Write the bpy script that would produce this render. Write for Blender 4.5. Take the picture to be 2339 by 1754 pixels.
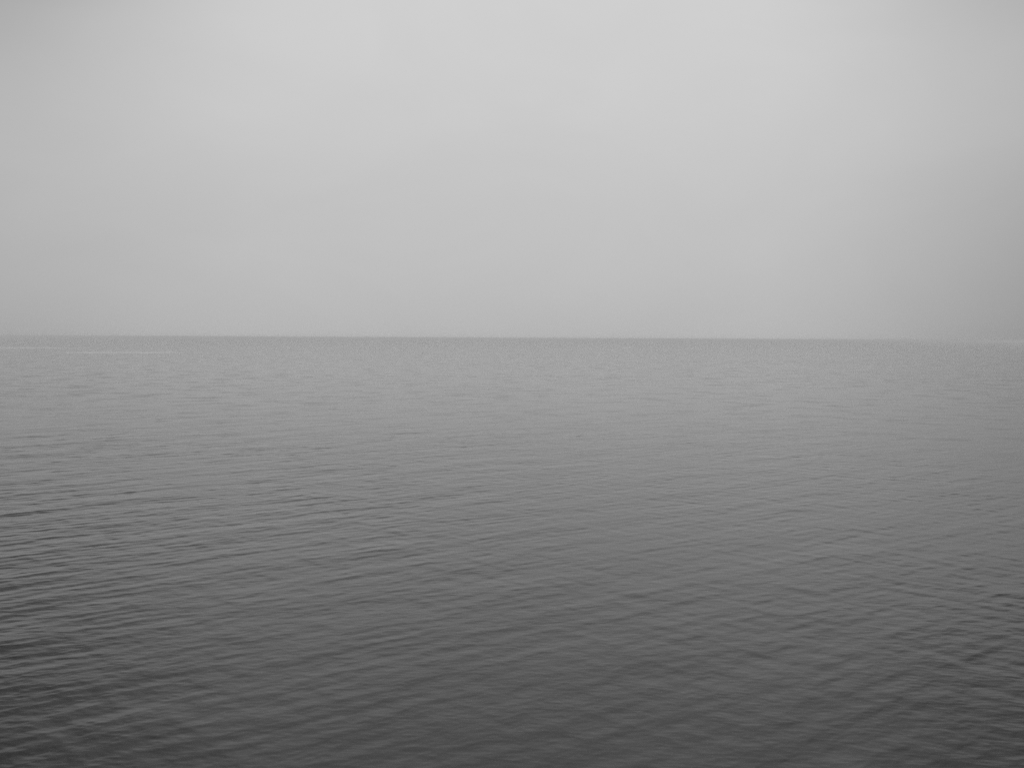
import bpy, bmesh, math
import numpy as np
from mathutils import Vector, Matrix

R = math.radians
S = bpy.context.scene
for o in list(bpy.data.objects):
    bpy.data.objects.remove(o)

# ------------------------------------------------------------------ camera
CAM_H = 13.0
F_PX = 2250.0                                   # focal length in pixels of a 2339-wide frame
cam_d = bpy.data.cameras.new("camera")
cam_d.sensor_width = 36.0
cam_d.lens = 36.0 * F_PX / 2339.0
cam_d.clip_start = 0.1
cam_d.clip_end = 60000.0
cam = bpy.data.objects.new("camera", cam_d)
S.collection.objects.link(cam)
PITCH = math.atan((877.0 - 772.5) / F_PX)       # horizon sits above the middle of the frame
ROLL = R(0.28)
cam.matrix_world = (Matrix.Translation((0, 0, CAM_H))
                    @ Matrix.Rotation(R(90) - PITCH, 4, 'X')
                    @ Matrix.Rotation(ROLL, 4, 'Z'))
S.camera = cam

# ------------------------------------------------------------------ exposure
S.view_settings.view_transform = 'Standard'
S.view_settings.look = 'None'
S.view_settings.exposure = 0.0
S.view_settings.gamma = 1.0
S.view_settings.use_curve_mapping = False
S.cycles.max_bounces = 6
S.cycles.volume_bounces = 3
S.cycles.use_denoising = False
S.cycles.sample_clamp_indirect = 1.0

SUN_EL, SUN_AZ = R(58), R(12)                   # veiled sun, high and slightly right of the view

# ------------------------------------------------------------------ overcast sky
world = bpy.data.worlds.new("World")
S.world = world
world.use_nodes = True
wt = world.node_tree
wt.nodes.clear()
wn = wt.nodes.new


class G:
    """small helper for building node graphs out of maths"""
    def __init__(s, tree): s.t = tree
    def val(s, v, sock):
        if isinstance(v, (int, float)): sock.default_value = v
        else: s.t.links.new(v, sock)
    def m(s, op, a, b=0.0, c=0.0):
        n = s.t.nodes.new('ShaderNodeMath'); n.operation = op
        s.val(a, n.inputs[0]); s.val(b, n.inputs[1]); s.val(c, n.inputs[2])
        return n.outputs[0]
    def rng(s, v, a, b, c, d, kind='SMOOTHSTEP'):
        n = s.t.nodes.new('ShaderNodeMapRange'); n.interpolation_type = kind
        s.val(v, n.inputs['Value'])
        for k, x in zip(('From Min', 'From Max', 'To Min', 'To Max'), (a, b, c, d)):
            s.val(x, n.inputs[k])
        return n.outputs['Result']
    def noise(s, vec, scale, detail=3.0, rough=0.5, dist=0.0):
        n = s.t.nodes.new('ShaderNodeTexNoise')
        n.inputs['Scale'].default_value = scale; n.inputs['Detail'].default_value = detail
        n.inputs['Roughness'].default_value = rough; n.inputs['Distortion'].default_value = dist
        s.t.links.new(vec, n.inputs['Vector'])
        return n.outputs['Fac']
    def mapping(s, vec, loc=(0, 0, 0), rot=(0, 0, 0), scale=(1, 1, 1)):
        n = s.t.nodes.new('ShaderNodeMapping')
        n.inputs['Location'].default_value = loc; n.inputs['Rotation'].default_value = rot
        n.inputs['Scale'].default_value = scale
        s.t.links.new(vec, n.inputs['Vector'])
        return n.outputs['Vector']


g = G(wt)
tc = wn('ShaderNodeTexCoord')
sep = wn('ShaderNodeSeparateXYZ')
wt.links.new(tc.outputs['Generated'], sep.inputs[0])
X, Y, Z = sep.outputs
el = g.m('DIVIDE', g.m('ARCSINE', Z), math.pi / 180)             # elevation, degrees
az = g.m('DIVIDE', g.m('ARCTAN2', X, Y), math.pi / 180)          # azimuth from the view, degrees
elp = g.m('MAXIMUM', el, 0.0)
# the cloud layer: darker towards the horizon, thinnest (brightest) in front, a little to the right
def ramp(fac, pts):
    """smooth curve through (elevation in degrees / 90, value) points"""
    n = wt.nodes.new('ShaderNodeFloatCurve')
    c = n.mapping.curves[0]
    while len(c.points) < len(pts): c.points.new(0.5, 0.5)
    for p_, (x, y) in zip(c.points, pts): p_.location = (x, y); p_.handle_type = 'AUTO'
    n.mapping.clip_max_y = 2.0
    n.mapping.update()
    g.val(fac, n.inputs['Value'])
    return n.outputs[0]


e90 = g.m('DIVIDE', elp, 90.0)
vert = ramp(e90, [(0, .464), (2 / 90, .482), (7 / 90, .516), (12 / 90, .564), (17 / 90, .586), (24 / 90, .605), (45 / 90, .80), (1, .95)])
aaz = g.m('ABSOLUTE', g.m('SUBTRACT', az, 0.5))
fall = g.m('MULTIPLY', g.rng(aaz, 13.0, 35.0, 0.0, 1.0), g.rng(aaz, 50.0, 100.0, 1.0, 0.0))
left = ramp(e90, [(0, .22), (7 / 90, .16), (11 / 90, .24), (16 / 90, .42), (21 / 90, .62), (45 / 90, .45), (1, 0.0)])
right = ramp(e90, [(0, .45), (7 / 90, .37), (12 / 90, .31), (17 / 90, .42), (21 / 90, .56), (45 / 90, .42), (1, 0.0)])
isr = g.rng(az, -6.0, 6.0, 0.0, 1.0)
amt = g.m('ADD', g.m('MULTIPLY', left, g.m('SUBTRACT', 1.0, isr)), g.m('MULTIPLY', right, isr))
side = g.m('SUBTRACT', 1.0, g.m('MULTIPLY', fall, amt))
cl1 = g.noise(g.mapping(tc.outputs['Generated'], loc=(3.1, 1.7, 0.4), scale=(1, 1, 2.2)), 2.2, 2.0, 0.45)
cl2 = g.noise(g.mapping(tc.outputs['Generated'], loc=(7.4, 0.2, 5.0), scale=(1, 1, 2.0)), 5.0, 5.0, 0.55, 0.6)
cloud = g.m('ADD', 0.901, g.m('ADD', g.m('MULTIPLY', cl1, 0.08), g.m('MULTIPLY', cl2, 0.10)))
over = g.m('MULTIPLY', g.m('MULTIPLY', vert, side), cloud)
# what little of the clear sky's own light comes through, in grey
sky = wn('ShaderNodeTexSky')
sky.sky_type = 'NISHITA'
sky.sun_disc = False
sky.sun_elevation = SUN_EL
sky.sun_rotation = SUN_AZ
sky.air_density = 1.0
sky.dust_density = 4.0
bw = wn('ShaderNodeRGBToBW')
wt.links.new(sky.outputs[0], bw.inputs[0])
lum = g.m('ADD', g.m('MULTIPLY', bw.outputs[0], 0.05), g.m('DIVIDE', over, 0.1))
comb = wn('ShaderNodeCombineColor')
for i in range(3):
    wt.links.new(lum, comb.inputs[i])
bg = wn('ShaderNodeBackground')
bg.inputs['Strength'].default_value = 0.1
wt.links.new(comb.outputs[0], bg.inputs['Color'])
wo = wn('ShaderNodeOutputWorld')
wt.links.new(bg.outputs[0], wo.inputs['Surface'])

# ------------------------------------------------------------------ veiled sun
sd = bpy.data.lights.new("sun", 'SUN')
sd.energy = 0.5
sd.angle = R(40)
sd.color = (1, 1, 1)
sun = bpy.data.objects.new("sun", sd)
S.collection.objects.link(sun)
sdir = Vector((math.sin(SUN_AZ) * math.cos(SUN_EL), math.cos(SUN_AZ) * math.cos(SUN_EL), math.sin(SUN_EL)))
sun.rotation_euler = sdir.to_track_quat('Z', 'Y').to_euler()
sun.location = sdir * 60

# ------------------------------------------------------------------ the sea
FAR = 9000.0
# rings: about one per rendered line in front, then wider and wider rings to the horizon
rings = [0.0]
r = 6.0
while r < FAR:
    rings.append(r)
    r += min(max((r * r + CAM_H ** 2) / CAM_H * (0.00034 if r < 110 else 0.00020), 0.012), r * 0.03)
rings.append(FAR)
rings = np.array(rings)
# bearings: fine across the sector in front, coarse round the back
front = np.arange(-42.0, 42.0001, 0.072)
back = np.arange(42.0, 318.0, 1.5)[1:]
bear = np.radians(np.concatenate([front, back]))
nr, nb = len(rings), len(bear)
RR, BB = np.meshgrid(rings, bear, indexing='ij')
Xg = (RR * np.sin(BB)).astype(np.float32)
Yg = (RR * np.cos(BB)).astype(np.float32)
Zg = np.zeros_like(Xg); DX = np.zeros_like(Xg); DY = np.zeros_like(Xg)
dr = np.gradient(rings)

rng = np.random.default_rng(11)
N = 400
lam = np.exp(rng.uniform(math.log(0.17), math.log(14.0), N))
# direction the waves come from, two trains: a stronger one off the left bow, a weaker one off the right
which = rng.random(N) < 0.62
ang = np.where(which, rng.normal(-41, 16, N), rng.normal(38, 20, N))
ang = np.where((lam < 0.75) & (rng.random(N) < 0.65), rng.normal(-4, 34, N), ang)
ang = np.radians(ang)
k = 2 * math.pi / lam
# slope carried by each wavelength: most in the 1-2 m waves and the short ripples
prof = (1.05 * np.exp(-((np.log(lam / 1.45)) / 0.60) ** 2)
        + 0.45 * np.exp(-((np.log(lam / 0.75)) / 0.35) ** 2)
        + 0.90 * np.exp(-((np.log(lam / 0.38)) / 0.60) ** 2)
        + 0.42 * np.exp(-((np.log(lam / 5.0)) / 0.8) ** 2))
TOTAL_SLOPE = 0.054
LEAN = 3.2
slope = prof / math.sqrt(np.sum(prof ** 2) / 2) * TOTAL_SLOPE
amp = slope / k
ph = rng.uniform(0, 2 * math.pi, N)
TA = (1.0 - 0.30 * np.tanh(Xg / (20 + 0.25 * Yg.clip(0)))).astype(np.float32)   # the left train fades to the right
TB = (0.70 + 0.05 * np.tanh(Xg / (20 + 0.25 * Yg.clip(0)))).astype(np.float32)
unres = np.zeros(nr)                                # slope variance too fine for the mesh, per ring
for i in range(N):
    w = np.clip((lam[i] / np.maximum(dr, 1e-6) - 1.8) / 2.0, 0, 1)
    w = w * w * (3 - 2 * w)
    unres += (1 - w * w) * slope[i] ** 2 / 2
    n_on = int(np.max(np.nonzero(w > 0)[0], initial=-1)) + 1
    if n_on <= 0:
        continue
    kx, ky = -math.sin(ang[i]) * k[i], -math.cos(ang[i]) * k[i]
    a = (amp[i] * w[:n_on]).astype(np.float32)[:, None]
    P = Xg[:n_on] * np.float32(kx) + Yg[:n_on] * np.float32(ky) + np.float32(ph[i])
    sn, cs = np.sin(P), np.cos(P)
    # patches of rougher and calmer water drift through the trains
    a = a * (TA if which[i] else TB)[:n_on]
    Zg[:n_on] += a * cs
    # crests lean the way they travel, so front faces are short and steep, backs long and flat
    h_ = a * (np.float32(LEAN if lam[i] > 0.6 else LEAN * 0.4) * cs - sn)
    DX[:n_on] += h_ * np.float32(kx / k[i])
    DY[:n_on] += h_ * np.float32(ky / k[i])
# gusts: slow variation of the ripple height over tens of metres
gust = np.ones_like(Zg)
for _ in range(14):
    L = rng.uniform(14, 110); t = rng.uniform(0, 2 * math.pi)
    gust += np.float32(0.045) * np.sin(Xg * np.float32(2 * math.pi / L * math.cos(t))
                                      + Yg * np.float32(2 * math.pi / L * math.sin(t) * 0.7) + np.float32(rng.uniform(0, 6.28)))
gust = np.clip(gust, 0.45, 1.6)
Zg *= gust; DX *= gust; DY *= gust
co = np.stack([Xg + DX, Yg + DY, Zg], axis=-1).reshape(-1, 3)
# quads
ii, jj = np.meshgrid(np.arange(nr - 1), np.arange(nb), indexing='ij')
j2 = (jj + 1) % nb
a_ = ii * nb + jj; b_ = ii * nb + j2; c_ = (ii + 1) * nb + j2; d_ = (ii + 1) * nb + jj
# rings 0 is a single point repeated: keep it but start the quads at ring 1 and fan the middle
quads = np.stack([a_[1:], d_[1:], c_[1:], b_[1:]], axis=-1).reshape(-1, 4)
co[0] = (0, 0, 0)
tri = np.stack([np.zeros(nb, int), nb + np.arange(nb), nb + (np.arange(nb) + 1) % nb], axis=-1)
used = np.ones(len(co), bool); used[1:nb] = False
remap = np.cumsum(used) - 1
co = co[used]; quads = remap[quads]; tri = remap[tri]
me = bpy.data.meshes.new("sea")
me.vertices.add(len(co)); me.vertices.foreach_set("co", co.astype(np.float32).ravel())
loops = np.concatenate([quads.ravel(), tri.ravel()]).astype(np.int32)
starts = np.concatenate([np.arange(len(quads)) * 4, len(quads) * 4 + np.arange(len(tri)) * 3]).astype(np.int32)
me.loops.add(len(loops)); me.loops.foreach_set("vertex_index", loops)
me.polygons.add(len(starts)); me.polygons.foreach_set("loop_start", starts)
me.polygons.foreach_set("use_smooth", np.ones(len(starts), bool))
me.update(calc_edges=True)
me.validate()
at = me.attributes.new("fine_slope", 'FLOAT', 'POINT')
fs = np.sqrt(np.repeat(unres, nb))[used].astype(np.float32)
at.data.foreach_set("value", fs)
if me.polygons[0].normal.z < 0:
    me.flip_normals()
sea = bpy.data.objects.new("sea", me)
S.collection.objects.link(sea)
sea["kind"] = "structure"

mat = bpy.data.materials.new("sea_water")
mat.use_nodes = True
nt = mat.node_tree
nt.nodes.clear()
g = G(nt)
geo = nt.nodes.new('ShaderNodeNewGeometry')
pos = geo.outputs['Position']
sp = nt.nodes.new('ShaderNodeSeparateXYZ'); nt.links.new(pos, sp.inputs[0])
px, py, _ = sp.outputs
att = nt.nodes.new('ShaderNodeAttribute'); att.attribute_name = "fine_slope"
fine = att.outputs['Fac']


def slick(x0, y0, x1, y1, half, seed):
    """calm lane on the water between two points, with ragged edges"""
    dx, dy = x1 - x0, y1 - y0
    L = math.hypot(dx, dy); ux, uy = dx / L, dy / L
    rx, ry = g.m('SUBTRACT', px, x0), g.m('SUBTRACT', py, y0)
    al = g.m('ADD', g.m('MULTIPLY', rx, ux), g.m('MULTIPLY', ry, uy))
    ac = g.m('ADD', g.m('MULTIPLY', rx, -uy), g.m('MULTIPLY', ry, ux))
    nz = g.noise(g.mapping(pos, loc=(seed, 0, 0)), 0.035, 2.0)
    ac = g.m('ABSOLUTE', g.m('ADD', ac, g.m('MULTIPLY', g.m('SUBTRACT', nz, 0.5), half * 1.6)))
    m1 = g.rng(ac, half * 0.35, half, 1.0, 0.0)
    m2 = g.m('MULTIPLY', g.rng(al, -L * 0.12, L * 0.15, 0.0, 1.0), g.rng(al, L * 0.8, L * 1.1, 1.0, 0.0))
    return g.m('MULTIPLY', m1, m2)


def sea_pt(x, y):
    """where a pixel of the 2339x1754 photograph meets the water"""
    v = Vector((x - 1169.5, -(y - 877.0), -F_PX)).normalized()
    v = cam.matrix_world.to_3x3() @ v
    t = -CAM_H / v.z
    return v.x * t, v.y * t


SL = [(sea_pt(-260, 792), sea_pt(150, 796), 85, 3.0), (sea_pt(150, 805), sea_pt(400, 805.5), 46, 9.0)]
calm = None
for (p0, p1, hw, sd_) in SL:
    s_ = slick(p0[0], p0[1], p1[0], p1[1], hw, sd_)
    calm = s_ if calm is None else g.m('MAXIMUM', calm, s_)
keep = g.m('SUBTRACT', 1.0, calm)

# fine ripples, felt where the mesh no longer carries them and, a little, everywhere
n1 = g.noise(g.mapping(pos, rot=(0, 0, R(6)), scale=(0.28, 1, 1)), 6.5, 3.0, 0.55)
n2 = g.noise(g.mapping(pos, rot=(0, 0, R(-20)), scale=(0.5, 1, 1)), 1.1, 3.0, 0.55, 0.3)
n3 = g.noise(g.mapping(pos, rot=(0, 0, R(10)), scale=(0.6, 1, 1)), 0.16, 3.0, 0.6, 0.2)
far1 = g.rng(fine, 0.012, 0.045, 0.0, 1.0)
hgt = g.m('ADD', g.m('MULTIPLY', n1, 0.006),
          g.m('MULTIPLY', far1, g.m('ADD', g.m('MULTIPLY', n2, 0.008), g.m('MULTIPLY', n3, 0.045))))
# wind patches: ruffled and calmer water in streets a few metres to tens of metres across
pa = g.noise(g.mapping(pos, rot=(0, 0, R(-8)), scale=(0.8, 1, 1)), 0.16, 3.0, 0.6)
pb = g.noise(g.mapping(pos, rot=(0, 0, R(12)), scale=(0.5, 1, 1)), 0.012, 3.0, 0.5)
patch = g.m('MULTIPLY', g.m('ADD', 0.25, g.rng(pa, 0.50, 0.72, 0.0, 7.0, 'LINEAR')), g.rng(pb, 0.3, 0.7, 0.6, 1.4, 'LINEAR'))
bump = nt.nodes.new('ShaderNodeBump')
bump.inputs['Distance'].default_value = 1.0
nt.links.new(g.m('MULTIPLY', keep, 1.0), bump.inputs['Strength'])
nt.links.new(hgt, bump.inputs['Height'])
# slope of the waves too fine to see turns into roughness (Beckmann: alpha = sqrt2 * slope, roughness = sqrt alpha)
al = g.m('MULTIPLY', g.m('ADD', g.m('MULTIPLY', g.m('MULTIPLY', fine, patch), 0.07), 0.002), g.m('MULTIPLY', 1.414, keep))
rough = g.m('SQRT', g.m('MAXIMUM', al, 0.002))

bs = nt.nodes.new('ShaderNodeBsdfPrincipled')
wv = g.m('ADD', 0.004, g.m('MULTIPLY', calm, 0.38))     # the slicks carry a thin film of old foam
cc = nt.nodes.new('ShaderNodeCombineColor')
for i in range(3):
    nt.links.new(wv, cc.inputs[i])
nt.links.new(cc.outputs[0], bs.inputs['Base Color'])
bs.inputs['IOR'].default_value = 1.37
bs.inputs['Metallic'].default_value = 0.0
nt.links.new(rough, bs.inputs['Roughness'])
nt.links.new(bump.outputs[0], bs.inputs['Normal'])
mo = nt.nodes.new('ShaderNodeOutputMaterial')
nt.links.new(bs.outputs[0], mo.inputs['Surface'])
me.materials.append(mat)

# ------------------------------------------------------------------ a lone bird resting on the water
def ellipsoid(bm, c, rad, rot=0.0, seg=14):
    m = Matrix.Translation(c) @ Matrix.Rotation(rot, 4, 'Y') @ Matrix.Diagonal((*rad, 1))
    bmesh.ops.create_uvsphere(bm, u_segments=seg, v_segments=seg // 2 + 2, radius=1.0, matrix=m)


def plain(name, v, rough=0.6):
    m_ = bpy.data.materials.new(name); m_.use_nodes = True
    t = m_.node_tree; b = t.nodes['Principled BSDF']
    gg = G(t); co_ = t.nodes.new('ShaderNodeTexCoord')
    n = gg.noise(co_.outputs['Object'], 30.0, 3.0)
    f = gg.rng(n, 0.3, 0.7, v * 0.7, v * 1.3, 'LINEAR')
    c = t.nodes.new('ShaderNodeCombineColor')
    for i in range(3): t.links.new(f, c.inputs[i])
    t.links.new(c.outputs[0], b.inputs['Base Color'])
    b.inputs['Roughness'].default_value = rough
    return m_


bx, by = sea_pt(965.3, 807.4)
root = bpy.data.objects.new("seabird", None)
S.collection.objects.link(root)
root.scale = (1.5, 1.5, 1.5); root.location = (bx, by, 0.0); root.rotation_euler = (0, 0, R(20))
root["label"] = "tiny dark seabird resting alone on the open sea just below the horizon"
root["category"] = "bird"


def part(name, bm, m_):
    d = bpy.data.meshes.new(name); bm.to_mesh(d); bm.free()
    for p in d.polygons: p.use_smooth = True
    d.materials.append(m_)
    o = bpy.data.objects.new(name, d); S.collection.objects.link(o); o.parent = root
    return o


feather = plain("dark_feathers", 0.03)
horn = plain("dark_bill", 0.02, 0.4)
bm = bmesh.new()
prof_ = [(-0.36, 0.012, 0.16), (-0.28, 0.05, 0.13), (-0.16, 0.10, 0.10), (0.0, 0.13, 0.085), (0.12, 0.115, 0.09),
         (0.19, 0.08, 0.13), (0.215, 0.050, 0.19), (0.225, 0.042, 0.25), (0.24, 0.052, 0.30), (0.27, 0.045, 0.315), (0.30, 0.02, 0.31)]
ringsv = []
for (x, rad, z) in prof_:
    rv = []
    for q in range(14):
        t = 2 * math.pi * q / 14
        rv.append(bm.verts.new((x, rad * math.cos(t), z + rad * math.sin(t) * 0.85)))
    ringsv.append(rv)
for a, b in zip(ringsv, ringsv[1:]):
    for q in range(14):
        bm.faces.new((a[q], a[(q + 1) % 14], b[(q + 1) % 14], b[q]))
bm.faces.new(ringsv[0]); bm.faces.new(list(reversed(ringsv[-1])))
bmesh.ops.recalc_face_normals(bm, faces=bm.faces)
part("body", bm, feather)
for s in (-1, 1):
    bm = bmesh.new()
    ellipsoid(bm, (-0.08, s * 0.115, 0.135), (0.24, 0.03, 0.065), 0.10)
    part("wing", bm, feather)
bm = bmesh.new()
bmesh.ops.create_cone(bm, cap_ends=True, segments=10, radius1=0.018, radius2=0.004, depth=0.085,
                      matrix=Matrix.Translation((0.335, 0, 0.306)) @ Matrix.Rotation(R(95), 4, 'Y'))
part("bill", bm, horn)

# ------------------------------------------------------------------ haze over the water
HZ = FAR + 300.0
bm = bmesh.new()
bmesh.ops.create_cube(bm, size=1.0, matrix=Matrix.Translation((0, 0, (14.5 - 1.5) / 2)) @ Matrix.Diagonal((2 * HZ, 2 * HZ, 16.0, 1)))
hm = bpy.data.meshes.new("haze"); bm.to_mesh(hm); bm.free()
haze = bpy.data.objects.new("haze", hm)
S.collection.objects.link(haze)
haze["kind"] = "stuff"
vm = bpy.data.materials.new("haze_air"); vm.use_nodes = True
vt = vm.node_tree; vt.nodes.clear()
pv = vt.nodes.new('ShaderNodeVolumePrincipled')
pv.inputs['Color'].default_value = (0.97, 0.97, 0.97, 1)
pv.inputs['Density'].default_value = 0.00028
pv.inputs['Anisotropy'].default_value = 0.45
vo = vt.nodes.new('ShaderNodeOutputMaterial')
vt.links.new(pv.outputs[0], vo.inputs['Volume'])
hm.materials.append(vm)
